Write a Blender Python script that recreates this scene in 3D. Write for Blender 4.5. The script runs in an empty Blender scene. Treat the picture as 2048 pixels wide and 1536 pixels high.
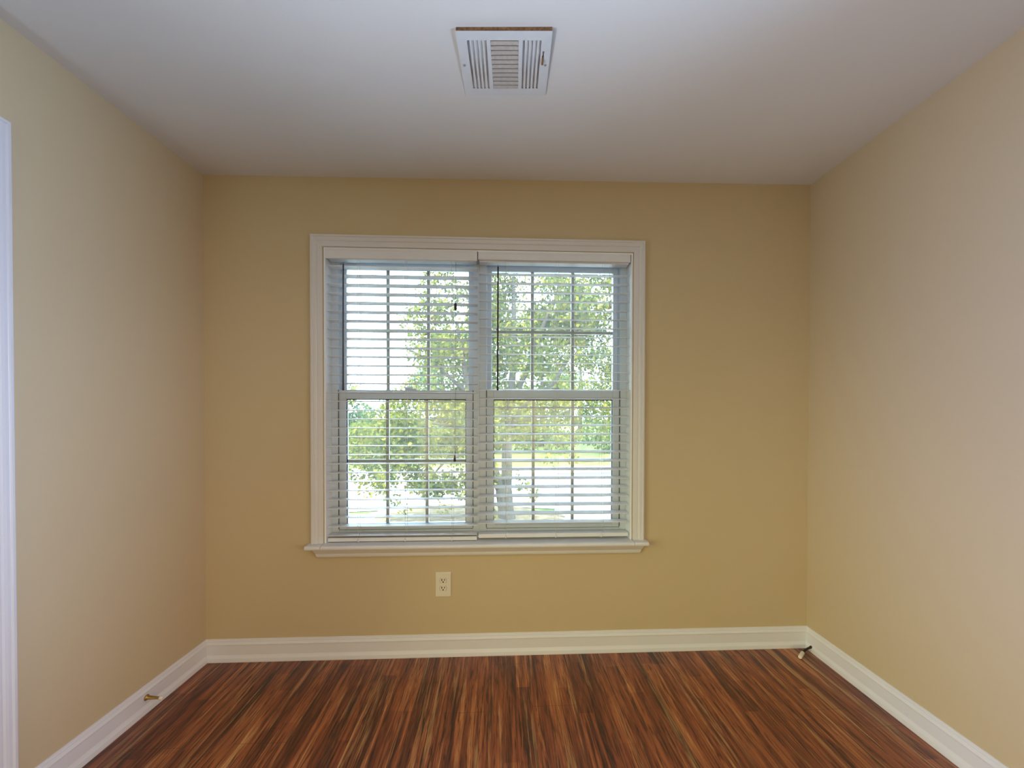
import bpy, bmesh, math, random
import numpy as np
from mathutils import Vector, Matrix

S = bpy.context.scene
COL = S.collection
PI = math.pi

# ------------------------------------------------------------------ camera
F, CX, CY = 800.0, 1032.97, 832.77          # pixels in the 2048 x 1536 frame
YAW, PITCH, ROLL = 0.04439, -0.01071, 0.00173
cam_d = bpy.data.cameras.new('camera')
cam = bpy.data.objects.new('camera', cam_d)
COL.objects.link(cam)
cam_d.sensor_fit = 'HORIZONTAL'
cam_d.sensor_width = 36.0
cam_d.lens = F / 2048 * 36.0
cam_d.shift_x = (1024 - CX) / 2048
cam_d.shift_y = (CY - 768) / 2048
cam_d.clip_start = 0.02
fwd = Vector((math.sin(YAW) * math.cos(PITCH), math.cos(YAW) * math.cos(PITCH), math.sin(PITCH)))
right = Vector((math.cos(YAW), -math.sin(YAW), 0))
up = right.cross(fwd)
r2 = right * math.cos(ROLL) + up * math.sin(ROLL)
u2 = -right * math.sin(ROLL) + up * math.cos(ROLL)
M = Matrix((r2, u2, -fwd)).transposed().to_4x4()
M.translation = Vector((1.47487, -2.07488, 1.25984))
cam.matrix_world = M
S.camera = cam

# ------------------------------------------------------------------ exposure
S.view_settings.view_transform = 'Standard'
S.view_settings.look = 'None'
S.view_settings.exposure = 0.0
S.view_settings.gamma = 1.0
S.view_settings.use_curve_mapping = False
S.cycles.use_denoising = True
S.cycles.max_bounces = 10
S.cycles.diffuse_bounces = 6
S.cycles.glossy_bounces = 4
S.cycles.transparent_max_bounces = 24
S.cycles.sample_clamp_indirect = 6
S.cycles.caustics_reflective = False
S.cycles.caustics_refractive = False

# ------------------------------------------------------------------ sky, sun, fill lamps added beside and behind the camera
W = bpy.data.worlds.new('sky'); S.world = W; W.use_nodes = True
bg = W.node_tree.nodes['Background']
bg.inputs['Color'].default_value = (0.56, 0.78, 1.0, 1)
bg.inputs['Strength'].default_value = 15.0

def light(name, kind, loc, energy, color, size=None, sizey=None, direction=None, spread=None):
    d = bpy.data.lights.new(name, kind); d.energy = energy; d.color = color
    o = bpy.data.objects.new(name, d); COL.objects.link(o); o.location = loc
    if kind == 'AREA':
        d.shape = 'RECTANGLE'; d.size = size; d.size_y = sizey
        if spread: d.spread = spread
    if kind == 'SUN': d.angle = math.radians(0.6)
    o.rotation_euler = Vector(direction).to_track_quat('-Z', 'Y').to_euler()
    return o

light('sun', 'SUN', (-6, -3, 9), 7.0, (1.0, 0.95, 0.86), direction=(0.62, 0.30, -0.95))
# unseen fill lamps, added beside and behind the camera to brighten the room
light('left_warm_fill', 'AREA', (-.22, -2.0, 1.0), 10.4, (1.0, 0.99, 0.53), 1.8, 1.7, direction=(1, .35, -.25), spread=math.radians(70))
light('left_cool_fill', 'AREA', (-.22, -1.9, 1.1), 8.75, (0.243, 0.329, 1.000), 1.2, 1.6, direction=(1, .12, 0), spread=math.radians(50))
light('left_upward_fill', 'AREA', (-.22, -1.9, .4), 9.00, (0.756, 0.844, 1.000), 1.2, 0.7, direction=(1, .1, 1), spread=math.radians(60))
light('right_warm_fill', 'AREA', (3.36, -2.45, 1.25), 6.40, (1.000, 0.750, 0.531), 1.8, 1.4, direction=(-1, .5, -.25), spread=math.radians(70))
light('right_cool_fill', 'AREA', (3.36, -2.1, 1.25), 13.00, (0.346, 0.558, 1.000), 1.0, 1.4, direction=(-1, .15, 0), spread=math.radians(50))
light('right_upward_fill', 'AREA', (3.36, -2.1, .8), 13.20, (0.409, 0.652, 1.000), 1.0, 0.5, direction=(-1, .1, .9), spread=math.radians(60))
light('rear_warm_fill', 'AREA', (1.5, -4.85, .85), 10.60, (1.000, 0.849, 0.434), 2.9, 1.6, direction=(0, 1, -.1), spread=math.radians(75))

# ------------------------------------------------------------------ helpers
def V(*a): return Vector(a)

class MB:
    """collects shapes into one mesh"""
    def __init__(self): self.bm = bmesh.new()
    def box(self, x0, x1, y0, y1, z0, z1, bevel=0.0, rot=None, piv=None):
        vs = [(x, y, z) for z in (z0, z1) for y in (y0, y1) for x in (x0, x1)]
        bv = [self.bm.verts.new(v) for v in vs]
        fs = [(0,2,3,1),(4,5,7,6),(0,1,5,4),(2,6,7,3),(0,4,6,2),(1,3,7,5)]
        faces = [self.bm.faces.new([bv[i] for i in f]) for f in fs]
        if bevel:
            ed = list({e for f in faces for e in f.edges})
            r = bmesh.ops.bevel(self.bm, geom=ed, offset=bevel, segments=2, affect='EDGES', profile=0.6)
            bv = [v for v in r['verts']] if False else bv
        if rot is not None:
            live = [v for v in self.bm.verts if v.is_valid and not v.tag]
            bmesh.ops.rotate(self.bm, verts=live, cent=piv, matrix=rot)
        for v in self.bm.verts: v.tag = True
        return self
    def tube(self, pts, rad, n=10, cap=True):
        pts = [Vector(p) for p in pts]
        rads = rad if isinstance(rad, (list, tuple)) else [rad] * len(pts)
        rings = []; ref = None
        for i, p in enumerate(pts):
            a = pts[max(i - 1, 0)]; b = pts[min(i + 1, len(pts) - 1)]
            t = (b - a).normalized()
            if ref is None:
                ref = V(0, 0, 1) if abs(t.z) < .9 else V(1, 0, 0)
            u = (ref - t * ref.dot(t)).normalized(); w = t.cross(u); ref = u
            rings.append([self.bm.verts.new(p + (u * math.cos(2*PI*k/n) + w * math.sin(2*PI*k/n)) * rads[i]) for k in range(n)])
        for r, s in zip(rings, rings[1:]):
            for k in range(n):
                f = self.bm.faces.new((r[k], r[(k+1) % n], s[(k+1) % n], s[k])); f.smooth = True
        if cap:
            self.bm.faces.new(list(reversed(rings[0]))); self.bm.faces.new(rings[-1])
        for v in self.bm.verts: v.tag = True
        return self
    def loft(self, rows, closed_row=False, cap=False):
        """rows of equal length -> quads"""
        vr = [[self.bm.verts.new(p) for p in row] for row in rows]
        n = len(rows[0])
        for a, b in zip(vr, vr[1:]):
            rng = range(n) if closed_row else range(n - 1)
            for k in rng:
                self.bm.faces.new((a[k], a[(k+1) % n], b[(k+1) % n], b[k]))
        if cap:
            self.bm.faces.new(list(reversed(vr[0]))); self.bm.faces.new(vr[-1])
        for v in self.bm.verts: v.tag = True
        return self
    def poly(self, pts):
        self.bm.faces.new([self.bm.verts.new(p) for p in pts])
        for v in self.bm.verts: v.tag = True
        return self
    def build(self, name, mat, parent=None, smooth=False):
        bmesh.ops.recalc_face_normals(self.bm, faces=self.bm.faces)
        me = bpy.data.meshes.new(name)
        if smooth:
            for f in self.bm.faces: f.smooth = True
        self.bm.to_mesh(me); self.bm.free()
        me.materials.append(mat)
        o = bpy.data.objects.new(name, me); COL.objects.link(o)
        if parent:
            o.parent = parent
            o.matrix_parent_inverse = Matrix.Translation(parent.location).inverted()
        return o

def tag(o, label=None, cat=None, group=None, kind=None):
    if label: o['label'] = label
    if cat: o['category'] = cat
    if group: o['group'] = group
    if kind: o['kind'] = kind
    return o

def empty(name, loc, label=None, cat=None, group=None, kind=None):
    o = bpy.data.objects.new(name, None); COL.objects.link(o); o.location = loc
    o.empty_display_size = 0.05
    return tag(o, label, cat, group, kind)

# ------------------------------------------------------------------ materials
def new_mat(name):
    m = bpy.data.materials.new(name); m.use_nodes = True
    nt = m.node_tree; b = nt.nodes['Principled BSDF']
    return m, nt, b

def paint(name, col, rough=0.5, spec=0.4, var=0.04, scale=6.0, bump=0.0, bscale=180.0, metallic=0.0, wear=None):
    m, nt, b = new_mat(name)
    N = nt.nodes.new; L = nt.links.new
    tc = N('ShaderNodeTexCoord')
    nz = N('ShaderNodeTexNoise'); nz.inputs['Scale'].default_value = scale; nz.inputs['Detail'].default_value = 4
    L(tc.outputs['Object'], nz.inputs['Vector'])
    rp = N('ShaderNodeValToRGB')
    rp.color_ramp.elements[0].position = .3; rp.color_ramp.elements[1].position = .7
    rp.color_ramp.elements[0].color = (*[c * (1 - var) for c in col], 1)
    rp.color_ramp.elements[1].color = (*[min(1, c * (1 + var)) for c in col], 1)
    L(nz.outputs['Fac'], rp.inputs['Fac']); L(rp.outputs['Color'], b.inputs['Base Color'])
    b.inputs['Roughness'].default_value = rough
    b.inputs['Specular IOR Level'].default_value = spec
    b.inputs['Metallic'].default_value = metallic
    if bump:
        n2 = N('ShaderNodeTexNoise'); n2.inputs['Scale'].default_value = bscale; n2.inputs['Detail'].default_value = 2
        L(tc.outputs['Object'], n2.inputs['Vector'])
        bp = N('ShaderNodeBump'); bp.inputs['Strength'].default_value = bump; bp.inputs['Distance'].default_value = 0.002
        L(n2.outputs['Fac'], bp.inputs['Height']); L(bp.outputs['Normal'], b.inputs['Normal'])
    return m

M_wall = paint('beige wall paint', (0.58, 0.465, 0.285), 0.75, 0.25, 0.015, 1.5, 0.10, 220)
M_ceil = paint('flat ceiling paint', (0.72, 0.70, 0.67), 0.9, 0.15, 0.01, 2.0, 0.10, 160)
M_casing = paint('dimmed white casing paint', (0.665, 0.645, 0.635), 0.40, 0.45, 0.015, 4.0)  # white trim paint darkened, dimmer window wall light put into its colour
M_jamb = paint('skylit white jamb paint', (0.86, 0.90, 0.95), 0.35, 0.5, 0.01, 4.0)  # skylight on the jamb put into a paler, bluer white
M_trim = paint('white trim paint', (0.74, 0.735, 0.75), 0.38, 0.45, 0.015, 4.0)
M_grille = paint('white grille', (0.86, 0.88, 0.90), 0.4, 0.4, 0.01, 6.0)
M_vinyl = paint('sky tinted window vinyl', (0.60, 0.67, 0.77), 0.42, 0.4, 0.01, 6.0)  # blue grey cast of the sky put into the white vinyl colour
M_blind = paint('white faux wood blind', (0.74, 0.74, 0.76), 0.45, 0.4, 0.012, 20.0)
M_cord = paint('white blind cord', (0.72, 0.72, 0.70), 0.8, 0.2)
M_wandL = paint('backlit grey blue wand', (0.055, 0.06, 0.10), 0.35, 0.5)  # backlit darkness of the wand put into its colour
M_wandR = paint('backlit dark brown wand', (0.03, 0.016, 0.013), 0.45, 0.4)  # brown darkened to hold the backlit look of the wand
M_tassel = paint('dark brown tassel wood', (0.035, 0.022, 0.016), 0.5, 0.4)
M_gasket = paint('dark gasket', (0.03, 0.035, 0.045), 0.7, 0.2)
M_plate = paint('ivory plastic', (0.74, 0.69, 0.56), 0.35, 0.5, 0.01, 10)
M_slot = paint('dark slot and shade', (0.02, 0.016, 0.012), 0.8, 0.1)
M_ventw = paint('white vent enamel', (0.68, 0.69, 0.70), 0.4, 0.4, 0.02, 30)
M_louver = paint('grey brown louver enamel', (0.50, 0.45, 0.40), 0.6, 0.3, 0.10, 90)  # darker and browner than the face plate
M_duct = paint('dark duct', (0.012, 0.012, 0.013), 0.9, 0.1)
M_rust = paint('raw brown edge', (0.26, 0.14, 0.07), 0.9, 0.1, 0.35, 120)
M_screw = paint('grey screw metal', (0.35, 0.34, 0.32), 0.4, 0.5, 0.1, 200, metallic=0.6)
M_brass = paint('brass', (0.42, 0.26, 0.085), 0.32, 0.5, 0.08, 60, metallic=0.9)
M_spring = paint('dark bronze spring', (0.05, 0.035, 0.02), 0.45, 0.5, 0.1, 80, metallic=0.7)
M_rubber = paint('off white rubber', (0.78, 0.72, 0.62), 0.6, 0.3, 0.03, 60)
M_outwall = paint('pale siding', (0.6, 0.6, 0.58), 0.8, 0.2)
M_road = paint('sunlit concrete', (0.50, 0.47, 0.44), 0.9, 0.1, 0.10, 1.2, 0.2, 40)
M_roadshade = paint('grey road shade', (0.085, 0.075, 0.07), 0.9, 0.1, 0.10, 3.0)  # tone of the painted shadow strip on the road
M_bark = paint('pale grey bark', (0.085, 0.065, 0.043), 0.9, 0.1, 0.35, 22, 0.6, 60)

def floor_mat():
    m, nt, b = new_mat('dark wood laminate')
    N = nt.nodes.new; L = nt.links.new
    def math_(op, a, c=None):
        n = N('ShaderNodeMath'); n.operation = op
        for i, v in enumerate((a, c)):
            if v is None: continue
            if isinstance(v, (int, float)): n.inputs[i].default_value = v
            else: L(v, n.inputs[i])
        return n.outputs[0]
    tc = N('ShaderNodeTexCoord'); sp = N('ShaderNodeSeparateXYZ'); L(tc.outputs['Object'], sp.inputs[0])
    x, y = sp.outputs['X'], sp.outputs['Y']
    # boards 0.19 wide printed as three strips each
    w = 0.0635
    si = math_('FLOOR', math_('DIVIDE', math_('ADD', x, 10.0), w))
    bi = math_('FLOOR', math_('DIVIDE', math_('ADD', x, 10.0), w * 3))
    wn = N('ShaderNodeTexWhiteNoise'); wn.noise_dimensions = '1D'; L(bi, wn.inputs['W'])
    wn2 = N('ShaderNodeTexWhiteNoise'); wn2.noise_dimensions = '1D'; L(math_('ADD', si, 0.37), wn2.inputs['W'])
    yb = math_('DIVIDE', math_('ADD', math_('ADD', y, 20.0), math_('MULTIPLY', wn.outputs['Value'], 1.3)), 1.25)
    ys = math_('DIVIDE', math_('ADD', math_('ADD', y, 20.0), math_('MULTIPLY', wn2.outputs['Value'], 0.9)), 0.62)
    cell = N('ShaderNodeCombineXYZ'); L(si, cell.inputs[0]); L(math_('FLOOR', ys), cell.inputs[1])
    wc = N('ShaderNodeTexWhiteNoise'); wc.noise_dimensions = '2D'; L(cell.outputs[0], wc.inputs['Vector'])
    # long soft streaks
    def grain(sx, sy, det, dist, add):
        cv = N('ShaderNodeCombineXYZ')
        L(math_('MULTIPLY', x, sx), cv.inputs[0])
        L(math_('ADD', math_('MULTIPLY', y, sy), math_('MULTIPLY', bi, 3.7)), cv.inputs[1])
        L(math_('ADD', math_('MULTIPLY', bi, 5.1), add), cv.inputs[2])
        nz = N('ShaderNodeTexNoise'); nz.inputs['Scale'].default_value = 1.0
        nz.inputs['Detail'].default_value = det; nz.inputs['Distortion'].default_value = dist
        nz.inputs['Roughness'].default_value = 0.6
        L(cv.outputs[0], nz.inputs['Vector']); return nz.outputs['Fac']
    g1 = grain(34.0, 1.3, 4, 0.9, 0.0)
    g2 = grain(85.0, 4.0, 6, 1.6, 3.0)
    g3 = grain(240.0, 9.0, 3, 0.6, 7.0)
    tone = math_('ADD', math_('MULTIPLY', g1, 0.80), math_('MULTIPLY', wc.outputs['Value'], 0.16))
    tone = math_('ADD', tone, math_('MULTIPLY', g2, 0.42))
    tone = math_('ADD', tone, math_('MULTIPLY', g3, 0.34))
    tone = math_('SUBTRACT', tone, 0.38)
    rp = N('ShaderNodeValToRGB'); L(tone, rp.inputs['Fac'])
    e = rp.color_ramp.elements
    e[0].position = 0.28; e[0].color = (0.040, 0.009, 0.004, 1)
    e[1].position = 0.80; e[1].color = (0.64, 0.33, 0.12, 1)
    for p, c in ((0.40, (0.135, 0.028, 0.010)), (0.52, (0.27, 0.064, 0.021)), (0.65, (0.42, 0.135, 0.042))):
        k = e.new(p); k.color = (*c, 1)
    # fine dark pores
    pr = N('ShaderNodeValToRGB'); L(g2, pr.inputs['Fac'])
    pr.color_ramp.elements[0].position = 0.38; pr.color_ramp.elements[0].color = (0.34, 0.29, 0.27, 1)
    pr.color_ramp.elements[1].position = 0.485; pr.color_ramp.elements[1].color = (1, 1, 1, 1)
    mx = N('ShaderNodeMix'); mx.data_type = 'RGBA'; mx.blend_type = 'MULTIPLY'; mx.inputs['Factor'].default_value = 1.0
    L(rp.outputs['Color'], mx.inputs['A']); L(pr.outputs['Color'], mx.inputs['B'])
    # pale sapwood streaks
    g4 = grain(26.0, 0.9, 5, 1.1, 13.0)
    st = N('ShaderNodeMapRange'); L(math_('ADD', g4, math_('MULTIPLY', math_('SUBTRACT', g3, 0.5), 0.35)), st.inputs['Value'])
    st.inputs['From Min'].default_value = 0.56; st.inputs['From Max'].default_value = 0.70
    st.inputs['To Min'].default_value = 0.0; st.inputs['To Max'].default_value = 0.52
    mxs = N('ShaderNodeMix'); mxs.data_type = 'RGBA'; L(st.outputs['Result'], mxs.inputs['Factor'])
    L(mx.outputs['Result'], mxs.inputs['A']); mxs.inputs['B'].default_value = (0.72, 0.42, 0.17, 1)
    mx = mxs
    # seams between boards
    fx = math_('FRACT', math_('DIVIDE', math_('ADD', x, 10.0), w * 3)); fy = math_('FRACT', yb)
    seam = math_('MAXIMUM', math_('LESS_THAN', fx, 0.006), math_('LESS_THAN', fy, 0.0016))
    mx2 = N('ShaderNodeMix'); mx2.data_type = 'RGBA'; mx2.blend_type = 'MIX'
    L(math_('MULTIPLY', seam, 0.6), mx2.inputs['Factor']); L(mx.outputs['Result'], mx2.inputs['A'])
    mx2.inputs['B'].default_value = (0.02, 0.008, 0.005, 1)
    L(mx2.outputs['Result'], b.inputs['Base Color'])
    rr = N('ShaderNodeMapRange'); L(g2, rr.inputs['Value'])
    rr.inputs['To Min'].default_value = 0.50; rr.inputs['To Max'].default_value = 0.40
    L(rr.outputs['Result'], b.inputs['Roughness'])
    b.inputs['Coat Weight'].default_value = 0.25; b.inputs['Coat Roughness'].default_value = 0.40; b.inputs['Coat IOR'].default_value = 1.6
    b.inputs['Specular IOR Level'].default_value = 0.6
    bp = N('ShaderNodeBump'); bp.inputs['Strength'].default_value = 0.25; bp.inputs['Distance'].default_value = 0.001
    L(g2, bp.inputs['Height']); L(bp.outputs['Normal'], b.inputs['Normal'])
    return m
M_floor = floor_mat()

def glass_mat():
    m = bpy.data.materials.new('window glass'); m.use_nodes = True
    nt = m.node_tree; nt.nodes.clear(); N = nt.nodes.new; L = nt.links.new
    out = N('ShaderNodeOutputMaterial'); mix = N('ShaderNodeMixShader')
    tr = N('ShaderNodeBsdfTransparent'); tr.inputs['Color'].default_value = (0.95, 0.97, 0.96, 1)
    gl = N('ShaderNodeBsdfGlossy'); gl.inputs['Roughness'].default_value = 0.02
    fr = N('ShaderNodeFresnel'); fr.inputs['IOR'].default_value = 1.45
    L(fr.outputs[0], mix.inputs[0]); L(tr.outputs[0], mix.inputs[1]); L(gl.outputs[0], mix.inputs[2])
    du = N('ShaderNodeBsdfTranslucent'); du.inputs['Color'].default_value = (0.92, 0.96, 1.0, 1)   # pale veil added to the panes to imitate window glare
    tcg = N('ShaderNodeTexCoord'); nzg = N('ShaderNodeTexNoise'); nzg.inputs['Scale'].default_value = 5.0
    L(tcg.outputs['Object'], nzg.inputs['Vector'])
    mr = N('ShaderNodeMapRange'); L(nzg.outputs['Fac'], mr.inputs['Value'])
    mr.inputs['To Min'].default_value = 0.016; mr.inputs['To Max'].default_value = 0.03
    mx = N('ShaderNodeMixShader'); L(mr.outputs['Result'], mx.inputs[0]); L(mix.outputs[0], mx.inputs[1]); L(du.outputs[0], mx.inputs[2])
    L(mx.outputs[0], out.inputs['Surface'])
    return m
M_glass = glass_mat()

def leaf_mat(name, cols, trans=0.45, patch=None, patch_scale=1.3):
    m = bpy.data.materials.new(name); m.use_nodes = True
    nt = m.node_tree; nt.nodes.clear(); N = nt.nodes.new; L = nt.links.new
    out = N('ShaderNodeOutputMaterial'); mix = N('ShaderNodeMixShader'); mix.inputs[0].default_value = trans
    df = N('ShaderNodeBsdfDiffuse'); tl = N('ShaderNodeBsdfTranslucent')
    geo = N('ShaderNodeNewGeometry'); rp = N('ShaderNodeValToRGB')
    e = rp.color_ramp.elements
    e[0].position = 0; e[0].color = (*cols[0], 1); e[1].position = 1; e[1].color = (*cols[-1], 1)
    for i, c in enumerate(cols[1:-1]):
        k = e.new((i + 1) / (len(cols) - 1)); k.color = (*c, 1)
    L(geo.outputs['Random Per Island'], rp.inputs['Fac'])
    col = rp.outputs['Color']
    if patch:
        tc = N('ShaderNodeTexCoord'); nz = N('ShaderNodeTexNoise'); nz.inputs['Scale'].default_value = patch_scale
        nz.inputs['Detail'].default_value = 3
        L(tc.outputs['Object'], nz.inputs['Vector'])
        r2_ = N('ShaderNodeValToRGB'); r2_.color_ramp.elements[0].position = 0.64; r2_.color_ramp.elements[1].position = 0.74
        L(nz.outputs['Fac'], r2_.inputs['Fac'])
        mx = N('ShaderNodeMix'); mx.data_type = 'RGBA'; L(r2_.outputs['Color'], mx.inputs['Factor'])
        L(col, mx.inputs['A']); mx.inputs['B'].default_value = (*patch, 1); col = mx.outputs['Result']
    L(col, df.inputs['Color']); L(col, tl.inputs['Color'])
    L(df.outputs[0], mix.inputs[1]); L(tl.outputs[0], mix.inputs[2]); L(mix.outputs[0], out.inputs['Surface'])
    return m
M_leaf = leaf_mat('tree leaves', [(0.060, 0.075, 0.022), (0.11, 0.125, 0.027), (0.20, 0.185, 0.032), (0.34, 0.28, 0.05)], 0.40, (0.30, 0.17, 0.07))
M_leaf2 = leaf_mat('far tree leaves', [(0.09, 0.11, 0.030), (0.14, 0.15, 0.036), (0.22, 0.21, 0.05)], 0.4)
M_leaf3 = leaf_mat('blue green far leaves', [(0.08, 0.12, 0.06), (0.12, 0.155, 0.07), (0.18, 0.20, 0.08)], 0.4)

def ground_mat(name, c0, c1, c2, sx, sy, det=6):
    m, nt, b = new_mat(name); N = nt.nodes.new; L = nt.links.new
    tc = N('ShaderNodeTexCoord'); mp = N('ShaderNodeMapping'); mp.inputs['Scale'].default_value = (sx, sy, 8)
    L(tc.outputs['Object'], mp.inputs['Vector'])
    nz = N('ShaderNodeTexNoise'); nz.inputs['Scale'].default_value = 1; nz.inputs['Detail'].default_value = det
    L(mp.outputs['Vector'], nz.inputs['Vector'])
    rp = N('ShaderNodeValToRGB'); e = rp.color_ramp.elements
    e[0].position = .35; e[0].color = (*c0, 1); e[1].position = .68; e[1].color = (*c2, 1)
    k = e.new(.5); k.color = (*c1, 1)
    L(nz.outputs['Fac'], rp.inputs['Fac']); L(rp.outputs['Color'], b.inputs['Base Color'])
    b.inputs['Roughness'].default_value = 0.95; b.inputs['Specular IOR Level'].default_value = 0.1
    return m
M_mulch = ground_mat('pine straw', (0.085, 0.055, 0.027), (0.15, 0.10, 0.045), (0.28, 0.21, 0.12), 7, 16)
M_grass = ground_mat('lawn', (0.075, 0.090, 0.020), (0.105, 0.118, 0.026), (0.15, 0.145, 0.045), 3, 3)

# ------------------------------------------------------------------ room shell
WID, HGT, DH = 3.136, 2.44, 0.0345          # width at the window wall, ceiling height, rise of the ceiling to the right
SL, SR = -0.02558, -0.01036                 # drift of the side walls per metre towards the camera
YR, T = -5.0, 0.14
def xl(y): return SL * (-y)
def xr(y): return WID + SR * (-y)
def zc(x): return HGT + DH * x / WID

# opening in the window wall
OX0, OX1, OZ0, OZ1 = 0.590, 2.174, 0.590, 2.091

def wall_with_hole(name, mat, P, outer, hole, t):
    """P(u, v, w): local to world; outer / hole = (u0, u1, v0, v1)"""
    mb = MB(); a = outer; h = hole
    O = [(a[0], a[2]), (a[1], a[2]), (a[1], a[3]), (a[0], a[3])]
    I = [(h[0], h[2]), (h[1], h[2]), (h[1], h[3]), (h[0], h[3])]
    rows = []
    for (pts, w) in ((O, 0), (O, t), (I, t), (I, 0)):
        rows.append([P(u, v, w) for u, v in pts])
    vr = [[mb.bm.verts.new(p) for p in row] for row in rows]
    for i in range(4):
        A, B = vr[i], vr[(i + 1) % 4]
        for k in range(4):
            mb.bm.faces.new((A[k], A[(k+1) % 4], B[(k+1) % 4], B[k]))
    return tag(mb.build(name, mat), kind='structure')

wall_with_hole('wall_back', M_wall, lambda u, v, w: (u, w, v), (-0.14, WID + 0.14, -0.10, 2.62), (OX0, OX1, OZ0 - 0.03, OZ1), T)
# left wall with the cased opening, right wall with an unseen opening added for fill light
DY0, DY1, DZ = -0.848, -2.95, 2.075
wall_with_hole('wall_left', M_wall, lambda u, v, w: (xl(u) - w, u, v), (YR, 0.0, -0.10, 2.62), (DY1, DY0, 0.0, DZ), T)
RY0, RY1, RZ0, RZ1 = -1.45, -2.95, 0.0, 2.05
wall_with_hole('wall_right', M_wall, lambda u, v, w: (xr(u) + w, u, v), (YR, 0.0, -0.10, 2.62), (RY1, RY0, RZ0, RZ1), T)
mb = MB(); mb.box(-0.4, WID + 0.3, YR - T, YR, -0.10, 2.62); tag(mb.build('wall_rear', M_wall), kind='structure')
def sky_block(name, x0, x1, y0, y1, zt):
    # unseen shell added behind an opening to keep the sky light out
    mb = MB(); t = .06
    far, near = (x0, x1)
    s = 1 if near > far else -1
    lo, hi = min(far, near), max(far, near)
    fx = (far - t, far) if s > 0 else (far, far + t)
    mb.box(*fx, y0 - t, y1 + t, -.10, zt + t)
    mb.box(lo, hi, y0 - t, y0, -.10, zt + t).box(lo, hi, y1, y1 + t, -.10, zt + t)
    mb.box(lo, hi, y0, y1, -.10, 0).box(lo, hi, y0, y1, zt, zt + t)
    return tag(mb.build(name, M_wall), kind='structure')
sky_block('wall_sky_block_left', -1.5, -.27, -3.3, -.5, 2.45)
sky_block('wall_sky_block_right', 4.6, 3.29, -3.3, -1.1, 2.45)

mb = MB(); mb.loft([[(xl(0), 0, 0), (xr(0), 0, 0), (xr(0), 0, -.1), (xl(0), 0, -.1)],
                    [(xl(YR), YR, 0), (xr(YR), YR, 0), (xr(YR), YR, -.1), (xl(YR), YR, -.1)]], True, True)
tag(mb.build('floor', M_floor), kind='structure')
mb = MB(); mb.loft([[(xl(y), y, zc(xl(y))), (xr(y), y, zc(xr(y))), (xr(y), y, zc(xr(y)) + .1), (xl(y), y, zc(xl(y)) + .1)] for y in (0, YR)], True, True)
tag(mb.build('ceiling', M_ceil), kind='structure')

# baseboards: (distance from wall, height)
BP = [(0, 0), (.0195, 0), (.0195, .006), (.0175, .018), (.0120, .030), (.0105, .034), (.0105, .080), (.0118, .0825), (.0118, .0865),
      (.0095, .0895), (.0060, .097), (.0060, .1005), (.0045, .1025), (.0030, .1095), (0, .1103)]
def base(name, ends):
    mb = MB(); mb.loft([[e(d, z) for d, z in BP] for e in ends], True, True)
    return tag(mb.build(name, M_trim), kind='structure')
base('baseboard_back', [lambda d, z: (d, -d, z), lambda d, z: (WID - d, -d, z)])
base('baseboard_left', [lambda d, z: (xl(-d) + d, -d, z), lambda d, z: (xl(-.783) + d, -.783, z)])
base('baseboard_right', [lambda d, z: (xr(-d) - d, -d, z), lambda d, z: (xr(RY0 + .064) - d, RY0 + .064, z)])

# ------------------------------------------------------------------ window casing, stool, apron, jamb
CP = [(0, 0), (0, .0165), (.0025, .0180), (.0085, .0180), (.0105, .0150), (.0125, .0140), (.0200, .0140), (.0270, .0125), (.0300, .0100),
      (.0315, .0085), (.0330, .0095), (.0360, .0095), (.0540, .0075), (.0570, .0060), (.0570, 0)]
CX0, CX1, CZ1 = 0.527, 2.237, 2.152
def casing_mesh(pts, P):
    """pts: [(corner u, v, inward u, inward v)]; P maps (u, v, height) to world"""
    mb = MB(); mb.loft([[P(u + iu * d, v + iv * d, h) for d, h in CP] for u, v, iu, iv in pts], True, True)
    return mb
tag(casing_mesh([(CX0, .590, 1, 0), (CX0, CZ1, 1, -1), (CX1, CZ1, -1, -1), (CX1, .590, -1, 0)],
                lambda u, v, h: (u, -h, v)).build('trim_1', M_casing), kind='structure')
# stool with a rounded nose
mb = MB()
def stool_row(x): return [(x, .066 if OX0 - .002 < x < OX1 + .002 else 0, .590), (x, -.046, .590), (x, -.053, .5875), (x, -.0560, .583), (x, -.0560, .577), (x, -.053, .571), (x, -.046, .568), (x, .066 if OX0 - .002 < x < OX1 + .002 else 0, .568)]
mb.loft([stool_row(0.512), stool_row(OX0 - .0021)], True, True)
mb.loft([stool_row(OX0), stool_row(OX1)], True, True)
mb.loft([stool_row(OX1 + .0021), stool_row(2.249)], True, True)
tag(mb.build('trim_2', M_trim), kind='structure')
AP = [(.568, 0), (.568, .026), (.560, .025), (.550, .020), (.542, .0155), (.540, .0130), (.5375, .0130), (.534, .0140), (.528, .0140), (.5225, .0125), (.5195, .009), (.5190, 0)]
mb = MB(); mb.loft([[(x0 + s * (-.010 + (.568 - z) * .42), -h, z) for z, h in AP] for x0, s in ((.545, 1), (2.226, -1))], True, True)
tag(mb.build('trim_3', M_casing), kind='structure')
# jamb liner: sides and head
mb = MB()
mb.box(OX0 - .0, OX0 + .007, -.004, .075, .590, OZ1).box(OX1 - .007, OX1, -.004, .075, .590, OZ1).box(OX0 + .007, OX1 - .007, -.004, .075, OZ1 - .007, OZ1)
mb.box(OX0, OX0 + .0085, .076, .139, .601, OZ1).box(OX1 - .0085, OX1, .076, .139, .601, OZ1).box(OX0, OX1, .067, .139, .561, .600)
tag(mb.build('trim_4', M_jamb), kind='structure')

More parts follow.
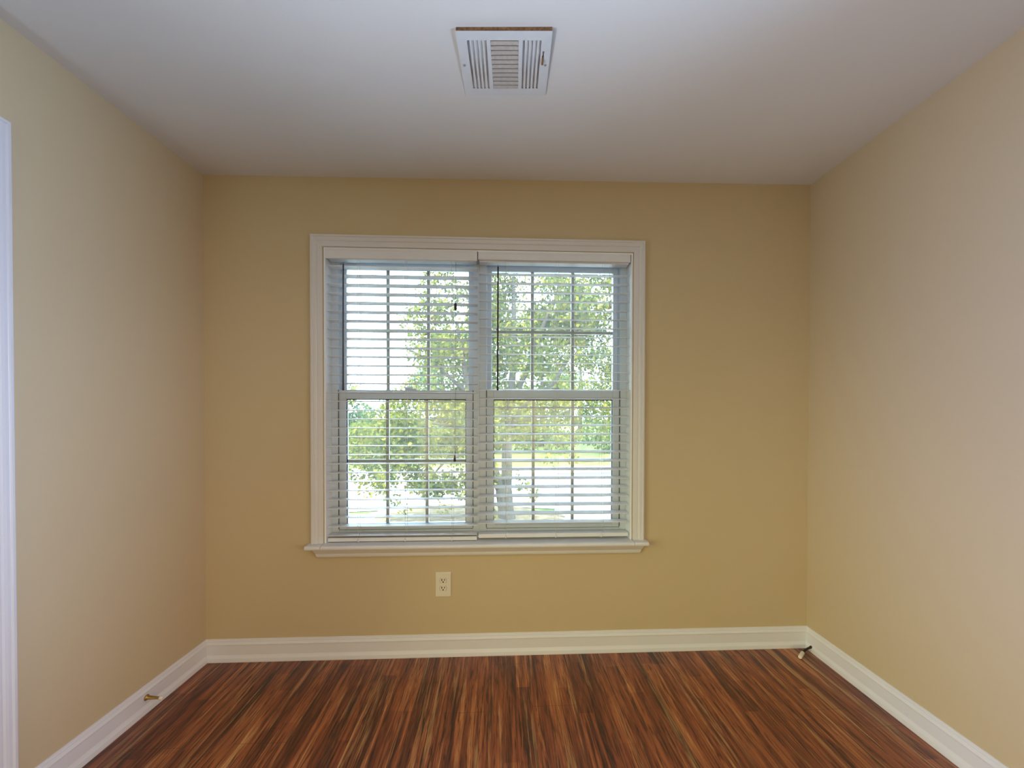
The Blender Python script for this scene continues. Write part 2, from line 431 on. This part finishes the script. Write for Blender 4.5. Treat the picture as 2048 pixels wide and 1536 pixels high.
# ------------------------------------------------------------------ windows: two double-hung units with grilles
def ring(mb, x0, x1, z0, z1, l, r, b, t, y0, y1, bev=.002):
    mb.box(x0, x0 + l, y0, y1, z0, z1, bev).box(x1 - r, x1, y0, y1, z0, z1, bev)
    mb.box(x0 + l, x1 - r, y0, y1, z1 - t, z1, bev).box(x0 + l, x1 - r, y0, y1, z0, z0 + b, bev)
def grille(mb, x0, x1, z0, z1, y, w=.0185):
    for k in (1, 2):
        x = x0 + (x1 - x0) * k / 3
        mb.box(x - w/2, x + w/2, y - .004, y + .004, z0, z1, .0015)
    z = (z0 + z1) / 2
    mb.box(x0, x1, y - .0035, y + .0035, z - w/2, z + w/2, .0015)
def window(name, x0, x1):
    w = empty(name, ((x0 + x1) / 2, .11, .60), kind='structure')
    fl, fr_ = x0, x1
    zb, zt, zm = .600, OZ1, 1.352
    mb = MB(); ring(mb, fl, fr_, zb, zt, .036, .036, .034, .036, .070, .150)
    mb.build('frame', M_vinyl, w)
    ix0, ix1 = fl + .036, fr_ - .036
    # upper sash, set back
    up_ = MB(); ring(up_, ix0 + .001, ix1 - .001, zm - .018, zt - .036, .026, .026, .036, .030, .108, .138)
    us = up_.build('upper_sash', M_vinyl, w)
    gx0, gx1, gz0, gz1 = ix0 + .027, ix1 - .027, zm + .018, zt - .066
    g = MB(); grille(g, gx0, gx1, gz0, gz1, .124); g.build('grille', M_grille, us)
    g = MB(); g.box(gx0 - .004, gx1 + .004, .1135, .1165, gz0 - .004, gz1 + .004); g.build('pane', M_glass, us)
    # lower sash in front
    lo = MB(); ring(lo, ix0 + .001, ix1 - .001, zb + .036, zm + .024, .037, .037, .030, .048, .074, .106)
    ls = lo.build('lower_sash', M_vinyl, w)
    gx0, gx1, gz0, gz1 = ix0 + .038, ix1 - .038, zb + .066, zm - .024
    g = MB(); grille(g, gx0, gx1, gz0, gz1, .098); g.build('grille', M_grille, ls)
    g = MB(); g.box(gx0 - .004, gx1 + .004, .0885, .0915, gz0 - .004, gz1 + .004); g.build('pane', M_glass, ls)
    # dark seams between sash and frame, and the gasket round the lower glass
    g = MB()
    g.box(ix0 - .0022, ix0 + .0008, .0695, .0705, zb + .040, zm + .024).box(ix1 - .0008, ix1 + .0022, .0695, .0705, zb + .040, zm + .024)
    g.build('frame_seam', M_gasket, w)
    g = MB()
    g.box(gx0, gx1, .082, .0865, gz1 - .005, gz1).box(gx0, gx0 + .003, .082, .0865, gz0, gz1 - .005).box(gx1 - .003, gx1, .082, .0865, gz0, gz1 - .005)
    g.build('gasket', M_gasket, ls)
    # sash lift rail and cam lock
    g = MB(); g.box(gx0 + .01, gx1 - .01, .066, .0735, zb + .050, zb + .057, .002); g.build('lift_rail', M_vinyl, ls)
    cxm = (x0 + x1) / 2 + .02
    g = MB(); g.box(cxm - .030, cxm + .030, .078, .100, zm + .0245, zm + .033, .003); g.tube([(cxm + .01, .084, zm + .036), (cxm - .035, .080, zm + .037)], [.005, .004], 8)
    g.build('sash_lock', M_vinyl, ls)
    return w
window('window_1', .597, 1.3735)
window('window_2', 1.3735, 2.167)

# ------------------------------------------------------------------ blinds
def slat_rows(x0, x1, yc, z, tilt, wid=.050, th=.0028, crown=.0022):
    ys = [-.5, -.32, -.12, .12, .32, .5]
    c, s = math.cos(tilt), math.sin(tilt)
    prof = [(v * wid, crown * (1 - (2*v)**2) + th/2) for v in ys] + [(v * wid, crown * (1 - (2*v)**2) - th/2) for v in reversed(ys)]
    return [[(x, yc + a * c - b * s, z + a * s + b * c) for a, b in prof] for x in (x0, x1)]
def blind(label, x0, x1, zv0, zv1, ztop, zlast, n, tilt, zr0, zr1, cords, wand, wand_mat, wz, tassels, vy, lift):
    b = empty('window_blind', ((x0 + x1) / 2, .03, zr0), label, 'window blind', 'white blinds hung inside the window casing')
    yc = .030
    g = MB(); g.box(x0 + .003, x1 - .003, .006, .056, zv1 - .048, zv1 - .002, .002); g.build('head_rail', M_blind, b)
    # valance: moulded face board with returns
    vp = [(0, zv0), (-.0075, zv0 + .0015), (-.0085, zv0 + .006), (-.0085, zv1 - .012), (-.0100, zv1 - .008), (-.0100, zv1 - .002), (-.008, zv1), (0, zv1)]
    g = MB(); g.loft([[(x, vy + y, z) for y, z in vp] for x in (x0 - .002, x1 + .001)], True, True)
    g.build('valance', M_blind, b)
    g = MB()
    rnd = random.Random(n)
    pitch = (ztop - zlast) / (n - 1)
    for i in range(n):
        z = ztop - pitch * i
        t = tilt + rnd.uniform(-.008, .008)
        if i == n - 1: t = tilt * .3
        g.loft(slat_rows(x0, x1, yc, z, t), True, True)
    g.build('slats', M_blind, b)
    g = MB(); g.box(x0, x1, yc - .025, yc + .025, zr0, zr1, .003); br = g.build('bottom_rail', M_blind, b)
    for c in cords:
        g = MB(); g.tube([(c, yc - .0262, zr0 + .010), (c, yc - .0262, zr0 + .002), (c, yc - .020, zr0 - .0005)], .0045, 8)
        g.build('cord_plug', M_blind, br)
    for c in cords:
        g = MB()
        for yy in (yc - .0268, yc + .0268): g.tube([(c, yy, zr0 + .006), (c + .0005, yy, (zr0 + zv0) / 2), (c, yy, zv0 + .03)], .0007, 6)
        for i in range(n):
            z = ztop - pitch * i - .0032
            g.tube([(c, yc - .0268, z - .025 * math.sin(tilt)), (c, yc + .0268, z + .025 * math.sin(tilt))], .0005, 4)
        g.tube([(c + .012, yc - .0285, zr1), (c + .012, yc - .0285, zv0 + .03)], .0006, 5)
        g.build('ladder_cord', M_cord, b)
    g = MB(); g.tube([(wand, -.006, wz), (wand + .001, -.007, (wz + 2.0) / 2), (wand + .0015, -.004, 2.008)], [.0042, .0040, .0036], 10)
    g.tube([(wand, -.006, wz - .004), (wand, -.006, wz + .02)], .0050, 10)
    wn = g.build('tilt_wand', wand_mat, b)
    g = MB(); g.tube([(wand + .0015, -.004, 2.006), (wand + .0015, .002, 2.016), (wand + .0015, .008, 2.022)], .0013, 6); g.build('wand_hook', M_screw, wn)
    # lift cords with wooden tassels
    if tassels:
        g = MB(); zt0 = min(t[1] for t in tassels)
        g.tube([(lift, -.006, zt0), (lift + .001, -.006, (zt0 + 2.02) / 2), (lift + .002, .002, 2.03)], .0008, 6)
        lc = g.build('lift_cord', M_tassel if lift < 1.3 else M_cord, b)
        for tx, tz, kind in tassels:
            g = MB()
            if kind == 'drum': g.tube([(tx, -.008, tz), (tx, -.008, tz + .003), (tx, -.008, tz + .032), (tx, -.008, tz + .035)], [.0055, .0068, .0068, .0052], 12)
            else: g.tube([(tx, -.008, tz), (tx, -.008, tz + .003), (tx, -.008, tz + .010), (tx, -.008, tz + .020), (tx, -.008, tz + .034)], [.0035, .0062, .0066, .0042, .0018], 12)
            g.build('tassel', M_tassel if kind == 'drum' or lift < 1.3 else M_cord, lc)
    return b
blind('white horizontal blind on the left, lower hung, with backlit grey wand and dark cord tassels', .601, 1.3625, 2.033, 2.086, 2.003, .6235, 31,
      math.radians(-1.9), .5935, .6125, (.755, .994, 1.232), .686, M_wandL, 1.373, [(1.253, 1.781, 'drum'), (1.249, 1.004, 'drop')], -.004, 1.252)
blind('white horizontal blind on the right with backlit dark brown wand, slats tipped towards the room', 1.3705, 2.160, 2.043, 2.084, 1.9795, .6810, 29,
      math.radians(6.3), .6045, .6245, (1.512, 1.774, 2.016), 1.469, M_wandR, 1.376, [(2.052, 1.800, 'drop')], .002, 2.052)

# ------------------------------------------------------------------ air vent in the ceiling
def air_vent():
    c0 = V(1.4998, -.553, zc(1.5) - .0012); c1 = V(1.4898, -.822, zc(1.49) - .0150)
    vax = (c1 - c0)                       # towards the camera, v = 1 far .. handled below
    wd, ln = .302, vax.length
    ydir = vax.normalized(); xdir = V(1, ydir.x * -1 / ydir.y * 0 + .037, DH / WID).normalized()
    xdir = (xdir - ydir * xdir.dot(ydir)).normalized(); ndir = ydir.cross(xdir).normalized()
    if ndir.z > 0: ndir = -ndir           # faces down
    def P(u, v, h): return c0 + xdir * ((u - .5) * wd) + ydir * ((1 - v) * ln) + ndir * h      # v = 0 near the camera
    e = empty('air_vent', c0.lerp(c1, .5), 'white metal ceiling air vent with three banks of slots, near edge hanging loose', 'air vent')
    us = [(.106, .131), (.151, .176), (.196, .221), (.240, .265), (.285, .310), (.352, .652), (.695, .718), (.738, .761), (.782, .805), (.825, .848), (.869, .892)]
    V0, V1 = .118, .872
    lv = (.912, .932, .27, .385)
    cu = sorted({0, 1} | {a for p in us for a in p} | {lv[0], lv[1]})
    cv = sorted({0, 1, V0, V1, lv[2], lv[3]})
    def hole(u, v):
        if V0 < v < V1 and any(a < u < b for a, b in us): return True
        return lv[0] < u < lv[1] and lv[2] < v < lv[3]
    mb = MB(); grid = {}
    def vert(i, j, h):
        k = (i, j, h)
        if k not in grid:
            hh = h
            if i in (0, len(cu) - 1) or j in (0, len(cv) - 1): hh = h - .0012 if h > 0 else h
            grid[k] = mb.bm.verts.new(P(cu[i], cv[j], hh))
        return grid[k]
    H1 = .0018
    solid = {(i, j): not hole((cu[i] + cu[i+1]) / 2, (cv[j] + cv[j+1]) / 2) for i in range(len(cu) - 1) for j in range(len(cv) - 1)}
    for (i, j), s in solid.items():
        if not s: continue
        mb.bm.faces.new((vert(i, j, H1), vert(i+1, j, H1), vert(i+1, j+1, H1), vert(i, j+1, H1)))
        for (di, dj, a, b) in ((-1, 0, (i, j), (i, j+1)), (1, 0, (i+1, j), (i+1, j+1)), (0, -1, (i, j), (i+1, j)), (0, 1, (i, j+1), (i+1, j+1))):
            if not solid.get((i + di, j + dj), False):
                mb.bm.faces.new((vert(*a, H1), vert(*b, H1), vert(*b, 0), vert(*a, 0)))
    mb.build('face_plate', M_ventw, e)
    # duct box above, open below
    mb = MB()
    lo = [P(.09, .10, -.0005), P(.94, .10, -.0005), P(.94, .89, -.0005), P(.09, .89, -.0005)]
    hi = [p - ndir * .05 for p in lo]
    mb.loft([lo, hi], True); mb.poly(hi)
    mb.build('duct_box', M_duct, e)
    # curved centre louvers
    mb = MB(); n = 11
    for k in range(n):
        va = V0 + (V1 - V0) * k / n; vb = V0 + (V1 - V0) * (k + 1) / n
        rows = []
        for t in (0, .25, .5, .75, 1):
            v = va + (vb - va) * (.34 + .54 * t); h = .0018 - .0030 * (1 - t) ** 1.4
            rows.append([P(.353, v, h), P(.651, v, h)])
        mb.loft(rows)
        mb.loft([[P(.353, va + (vb - va) * .88, .0018), P(.651, va + (vb - va) * .88, .0018)], [P(.353, vb - .002, .0018), P(.651, vb - .002, .0018)]])
    mb.build('louver_bank', M_louver, e)
    for u in (.040, .958):
        mb = MB(); p = P(u, .48, .0017)
        mb.tube([p, p + ndir * .0012, p + ndir * .0020], [.0042, .0040, .0022], 12); mb.build('screw', M_screw, e)
    mb = MB(); a, b = P(.921, .385, .004), P(.919, .43, .010)
    mb.tube([P(.921, .36, -.004), a, b], [.0022, .003, .0036], 8)
    mb.box(0, 0.0001, 0, .0001, 0, .0001) if False else None
    mb.build('damper_lever', M_rust, e)
    # raw brown edge showing in the gap under the near side
    mb = MB(); q = []
    for u in (0.004, .996):
        p = P(u, .012, .0002); x = p.x; top = V(p.x, p.y, zc(x)); q.append((p, top))
    th = V(0, .006, 0)
    mb.loft([[a, b, b + th, a + th] for a, b in q], True, True)
    mb.build('gap_edge', M_rust, e)
    mb = MB()
    pa, pb = P(.994, .02, 0), P(.994, .97, 0)
    mb.loft([[p, V(p.x, p.y, zc(p.x)), V(p.x - .003, p.y, zc(p.x)), p - xdir * .003] for p in (pa, pb)], True, True)
    mb.build('side_collar', M_screw, e)  # grey on this side paints the thin shadow along the right edge
    mb = MB()
    pa, pb = P(.006, .02, 0), P(.006, .97, 0)
    mb.loft([[p, V(p.x, p.y, zc(p.x)), V(p.x + .003, p.y, zc(p.x)), p + xdir * .003] for p in (pa, pb)], True, True)
    mb.build('side_collar', M_ventw, e)
air_vent()

# ------------------------------------------------------------------ electrical outlet under the window
def outlet():
    x, z = 1.1897, .3685
    e = empty('electrical_outlet', (x, 0, z), 'ivory duplex electrical outlet on the wall under the window', 'electrical outlet')
    mb = MB(); a, h = .0403, .0640
    rows = [[(x - a + i, -d, z - h + i), (x + a - i, -d, z - h + i), (x + a - i, -d, z + h - i), (x - a + i, -d, z + h - i)] for i, d in ((0, 0), (0, .003), (.0015, .0055), (.0045, .0068))]
    mb.loft(rows, True); mb.poly(rows[-1]); mb.build('face_plate', M_plate, e)
    for s in (1, -1):
        zz = z + s * .0200 + .002
        pts = []
        for k in range(28):
            t = 2 * PI * k / 28; px, pz = .0172 * math.cos(t), .0172 * math.sin(t)
            pts.append((x + px, max(-.0135, min(.0135, pz)) + zz))
        mb = MB(); mb.loft([[(px, -.0069, pz) for px, pz in pts], [(px, -.0078, pz) for px, pz in pts]], True); mb.poly([(px, -.0078, pz) for px, pz in pts])
        rc = mb.build('receptacle', M_plate, e)
        mb = MB()
        mb.box(x - .0088, x - .0050, -.0083, -.0077, zz - .0015, zz + .0092).box(x + .0052, x + .0086, -.0083, -.0077, zz - .0005, zz + .0085)
        mb.tube([(x, -.0077, zz - .0075), (x, -.0083, zz - .0075)], .0036, 10)
        mb.build('slot', M_slot, rc)
        for t0 in ((-.9, .9), (PI - .9, PI + .9)):
            arc = [t0[0] + (t0[1] - t0[0]) * q / 8 for q in range(9)]
            mb = MB(); mb.loft([[(x + r * math.cos(t), -.0071, zz + r * math.sin(t)) for t in arc] for r in (.0173, .0182)])
            mb.build('painted_shadow', M_slot, rc)  # dark arcs paint the shadow beside each receptacle
    mb = MB(); mb.tube([(x, -.0066, z + .002), (x, -.0080, z + .002)], [.0032, .0026], 12); mb.build('screw', M_plate, e)
outlet()

# ------------------------------------------------------------------ door stops on the baseboards
def stop_rigid():
    p = V(xl(-.335) + .0105, -.345, .062); d = V(.95, .42, -.25).normalized()
    e = empty('door_stop', p, 'brass door stop with white tip on the left wall baseboard', 'door stop', 'door stops on the baseboards')
    d = V(1, .05, -.10).normalized()
    mb = MB(); mb.tube([p, p + d * .003, p + d * .006, p + d * .010, p + d * .045, p + d * .052], [.0125, .0125, .009, .0075, .0050, .0050], 14)
    mb.build('post', M_brass, e, True)
    mb = MB(); q = p + d * .0515
    mb.tube([q, q + d * .002, q + d * .012, q + d * .014], [.0065, .0075, .0070, .0050], 14); mb.build('rubber_tip', M_rubber, e)
def stop_spring():
    p = V(xr(-.055) - .0170, -.050, .022)
    e = empty('door_stop', p, 'dark spring door stop with pale tip, bent onto the floor in the right corner', 'door stop', 'door stops on the baseboards')
    ctl = [p, p + V(-.020, -.004, -.003), p + V(-.045, -.014, -.007), p + V(-.062, -.026, -.010)]
    def bez(t):
        a = (1-t)**3; b = 3*(1-t)**2*t; c = 3*(1-t)*t*t; d = t**3
        return ctl[0]*a + ctl[1]*b + ctl[2]*c + ctl[3]*d
    mb = MB(); pts = []; turns, n = 22, 22 * 9
    for i in range(n + 1):
        t = i / n; c = bez(t); tg = (bez(min(1, t + .01)) - bez(max(0, t - .01))).normalized()
        u = V(0, 0, 1); u = (u - tg * u.dot(tg)).normalized(); w = tg.cross(u); an = 2*PI*turns*t
        pts.append(c + (u * math.cos(an) + w * math.sin(an)) * .0042)
    mb.tube(pts, .0013, 5); mb.build('spring', M_spring, e)
    mb = MB(); mb.tube([p + V(.0165, 0, 0), p + V(.002, 0, 0), p + V(-.004, 0, 0)], [.0085, .0085, .005], 12); mb.build('base_cap', M_spring, e)
    q = ctl[3]; d = V(-.062, -.050, -.004).normalized()
    mb = MB(); mb.tube([q, q + d * .003, q + d * .052, q + d * .056], [.0075, .0092, .0092, .0070], 14); mb.build('rubber_tip', M_rubber, e)
stop_rigid(); stop_spring()

# ------------------------------------------------------------------ casings of the left opening and of the added right opening
def PL(u, v, h): return (xl(u) + h, u, v)
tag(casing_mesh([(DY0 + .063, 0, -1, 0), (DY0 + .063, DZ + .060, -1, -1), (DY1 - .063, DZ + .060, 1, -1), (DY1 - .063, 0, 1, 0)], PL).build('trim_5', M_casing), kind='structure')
def PRr(u, v, h): return (xr(u) - h, u, v)
tag(casing_mesh([(RY0 + .063, 0, -1, 0), (RY0 + .063, RZ1 + .060, -1, -1), (RY1 - .063, RZ1 + .060, 1, -1), (RY1 - .063, 0, 1, 0)], PRr).build('trim_7', M_trim), kind='structure')
mb = MB()
mb.box(xl(DY0) - T, xl(DY0) + .004, DY0 - .012, DY0, 0, DZ).box(xl(DY1) - T, xl(DY1) + .004, DY1, DY1 + .012, 0, DZ).box(xl(-2) - T, xl(-2) + .004, DY1 + .012, DY0 - .012, DZ - .012, DZ)
tag(mb.build('trim_8', M_trim), kind='structure')

# ------------------------------------------------------------------ outside
G = -.45
mb = MB(); mb.box(-60, 60, .6, 90, G - .3, G - .012)
mb.box(-60, -.6, -12, .6, G - .3, G - .012).box(3.8, 60, -12, .6, G - .3, G - .012)
tag(mb.build('ground', M_grass), kind='structure')
mb = MB(); mb.loft([[(-40, 4.5, G), (-40, 9.9, G)], [(-3, 4.6, G), (-3, 10.1, G)], [(1.4, 5.2, G), (1.4, 10.25, G)], [(4, 4.6, G), (4, 10.45, G)], [(40, 3.9, G), (40, 13.0, G)]])
mb.loft([[(-14, .7, G + .001), (-14, 4.7, G + .001)], [(-.75, .7, G + .001), (-.75, 4.7, G + .001)], [(-.3, .7, G + .001), (-.1, 5.4, G + .001)]])
mb.loft([[(2.5, .7, G + .001), (2.45, 4.9, G + .001)], [(9, .7, G + .001), (9, 4.9, G + .001)]])
tag(mb.build('road', M_road), kind='structure')
mb = MB(); mb.loft([[(3.05, 8.75, G + .004), (3.12, 9.15, G + .004)], [(9.0, 8.9, G + .004), (9.0, 9.5, G + .004)]])  # flat dark strip painting a shadow across the road
tag(mb.build('road_shade', M_roadshade), kind='structure')
# mulch bed, mounded round the tree
def mound():
    mb = MB(); rows = []
    rnd = random.Random(4)
    nr, nt = 10, 40
    for i in range(nr + 1):
        r = i / nr; row = []
        for k in range(nt):
            t = 2 * PI * k / nt
            rr = r * (1 + .07 * math.sin(3 * t + 1) + .05 * math.sin(7 * t))
            x = .95 + 1.55 * rr * math.cos(t); y = 4.2 + 1.25 * rr * math.sin(t)
            z = G + .0 + .10 * (1 - r * r) + rnd.uniform(-.006, .006) * (r < 1)
            row.append((x, y, z if r < 1 else G - .02))
        rows.append(row)
    mb.loft(rows[1:], True); mb.poly(rows[1])
    return tag(mb.build('mulch_bed', M_mulch), 'brown straw mulch bed mounded round the forked tree trunk', 'mulch bed', kind='stuff')
mound()

def leaves(name, mat, parent, clumps, count, size, seed, droop=.2):
    rs = np.random.RandomState(seed)
    wts = np.array([c[3] * c[4] * c[5] for c in clumps]) ** .75; wts /= wts.sum()
    idx = rs.choice(len(clumps), count, p=wts)
    C = np.array([c[:3] for c in clumps])[idx]; R = np.array([c[3:6] for c in clumps])[idx]
    d = rs.normal(size=(count, 3)); d /= np.linalg.norm(d, axis=1)[:, None]
    rad = rs.uniform(.25, 1, count) ** .5
    p = C + d * R * rad[:, None]
    a = rs.normal(size=(count, 3)); a[:, 2] -= droop; a /= np.linalg.norm(a, axis=1)[:, None]
    b = rs.normal(size=(count, 3)); b -= a * (a * b).sum(1)[:, None]; b /= np.linalg.norm(b, axis=1)[:, None]
    n = np.cross(a, b)
    s = size * rs.uniform(.65, 1.3, count)[:, None]
    q = np.stack([p, p + a*s*.42 + b*s*.34 + n*s*.07, p + a*s, p + a*s*.42 - b*s*.34 + n*s*.07], 1)
    me = bpy.data.meshes.new(name)
    me.vertices.add(count * 4); me.vertices.foreach_set('co', q.reshape(-1))
    me.loops.add(count * 4); me.loops.foreach_set('vertex_index', np.arange(count * 4))
    me.polygons.add(count); me.polygons.foreach_set('loop_start', np.arange(count) * 4)
    me.update(calc_edges=True); me.validate()
    me.materials.append(mat)
    o = bpy.data.objects.new(name, me); COL.objects.link(o)
    o.parent = parent; o.matrix_parent_inverse = Matrix.Translation(parent.location).inverted()
    return o

def near_tree():
    e = empty('tree', (1.60, 4.10, G), 'nearest leafy green tree, its pale forked trunk rising from the mulch bed', 'tree')
    mb = MB()
    mb.tube([(1.61, 4.1, G - .05), (1.60, 4.1, G + .08), (1.585, 4.1, G + .22), (1.56, 4.1, .0), (1.55, 4.1, .10)], [.175, .135, .118, .13, .12], 16)
    mb.build('trunk', M_bark, e, True)
    br = [
        ([(1.555, 4.1, .0), (1.44, 4.08, .22), (1.34, 4.05, .55), (1.22, 4.0, 1.0), (1.0, 3.95, 1.7), (.85, 3.9, 2.6)], [.095, .085, .075, .062, .045, .025]),
        ([(1.57, 4.1, .0), (1.60, 4.12, .30), (1.60, 4.15, .75), (1.64, 4.2, 1.3), (1.72, 4.2, 2.2), (1.7, 4.3, 3.4)], [.10, .088, .078, .065, .05, .03]),
        ([(1.62, 4.18, .95), (1.85, 4.1, 1.35), (2.31, 4.0, 1.70), (2.6, 3.9, 2.2)], [.045, .04, .03, .02]),
        ([(1.66, 4.2, 1.4), (1.92, 4.2, 1.9), (2.03, 4.15, 2.3), (2.35, 4.1, 3.0), (2.5, 4.1, 3.6)], [.05, .045, .04, .03, .02]),
        ([(1.28, 4.02, .8), (.9, 3.9, 1.05), (.45, 3.8, 1.1), (.1, 3.7, .8)], [.04, .03, .022, .012]),
        ([(1.35, 4.05, .5), (1.0, 3.9, .65), (.7, 3.8, .55), (.4, 3.7, .2)], [.03, .024, .018, .01]),
        ([(1.05, 3.95, 1.5), (.5, 3.9, 2.0), (.1, 3.9, 2.2)], [.035, .026, .015]),
        ([(1.63, 4.2, 1.1), (1.9, 4.3, 1.15), (2.4, 4.4, 1.2), (3.0, 4.5, 1.4)], [.03, .024, .018, .01]),
    ]
    for pts, rad in br:
        mb = MB(); mb.tube(pts, rad, 9); mb.build('branch', M_bark, e, True)
    rs = random.Random(11); cl = []
    # crown: clumps of leaves along the branches, hanging lowest on the left
    def add(x, y, z, r, rz=None): cl.append((x, y, z, r, r * .8, rz or r * .75))
    for k in range(95):
        x = rs.uniform(-.9, 1.5); z = rs.uniform(.70, 3.9); y = rs.uniform(3.5, 5.0)
        if x < -.05 + .25 * (z - 1.6) and z > 1.6: continue
        add(x, y, z, rs.uniform(.22, .42))
    for k in range(105):
        x = rs.uniform(1.3, 4.1); z = rs.uniform(.95 if x > 2.2 else .80, 3.9); y = rs.uniform(3.7, 5.2)
        add(x, y, z, rs.uniform(.20, .40))
    for k in range(44):                                         # low hanging sprays
        x = rs.uniform(-.75, 1.35); z = rs.uniform(.12, .75); y = rs.uniform(3.4, 4.4)
        add(x, y, z, rs.uniform(.15, .28))
    for x, z in ((.0, .05), (.25, .22), (.55, .10), (.62, -.02), (.85, .15), (1.1, .22), (-.25, .25), (.45, .25), (1.05, .05), (.68, -.17), (.05, -.17), (1.75, .32), (1.85, .18), (1.95, .08), (1.38, -.15), (2.2, .6), (2.6, .55)):
        add(x, rs.uniform(3.5, 4.0), z, rs.uniform(.09, .16))
    leaves('foliage', M_leaf, e, cl, 52000, .060, 3)
near_tree()

def far_tree(x, y, h, r, mat, label, seed, n=5000, low=.1):
    e = empty('tree', (x, y, G), label, 'tree', 'trees beyond the lawn')
    rs = random.Random(seed)
    mb = MB(); mb.tube([(x, y, G - .05), (x + .1, y, G + h * .3), (x, y + .1, G + h * .75)], [.16, .12, .05], 10); mb.build('trunk', M_bark, e, True)
    cl = []
    for k in range(26):
        zz = rs.uniform(low, 1); t = rs.uniform(0, 2*PI); q = r * math.sin(PI * (.18 + .74 * zz)) * rs.uniform(.2, .85)
        cl.append((x + q * math.cos(t), y + q * math.sin(t), G + h * zz, r * .42, r * .42, r * .34))
    leaves('foliage', mat, e, cl, n, .20, seed)
far_tree(-6.3, 18.0, 2.6, 1.7, M_leaf3, 'lowest far tree, rounded and blue green, seen low through the left window', 21, 3000)
far_tree(-1.4, 18.2, 5.4, 1.9, M_leaf3, 'pale blue green tree beyond the lawn, seen past the right half of the left window', 22, 4500)
far_tree(3.6, 18.0, 6.4, 1.9, M_leaf2, 'yellow green tree beyond the lawn, seen just right of the mullion behind the forked trunk', 23, 4500, .02)
far_tree(8.6, 18.2, 6.2, 1.9, M_leaf2, 'yellow green tree beyond the lawn, seen through the right panes of the right window', 24, 4500, .02)
far_tree(1.1, 26.0, 9.5, 2.4, M_leaf2, 'tall tree in the second row beyond the lawn, seen behind the mullion', 26, 5000)
far_tree(7.2, 26.0, 10.0, 2.4, M_leaf3, 'tall blue green tree in the second row beyond the lawn, seen through the right window', 27, 5000)
def hedge():
    e = empty('hedge', (2.5, 14.6, G), 'low yellow green hedge along the far side of the lawn', 'hedge')
    rs = random.Random(8); cl = []
    for k in range(46):
        cl.append((rs.uniform(-6, 11), rs.uniform(14.4, 14.9), G + rs.uniform(.2, 1.0), .6, .35, .4))
    leaves('foliage', M_leaf2, e, cl, 12000, .14, 31)
hedge()
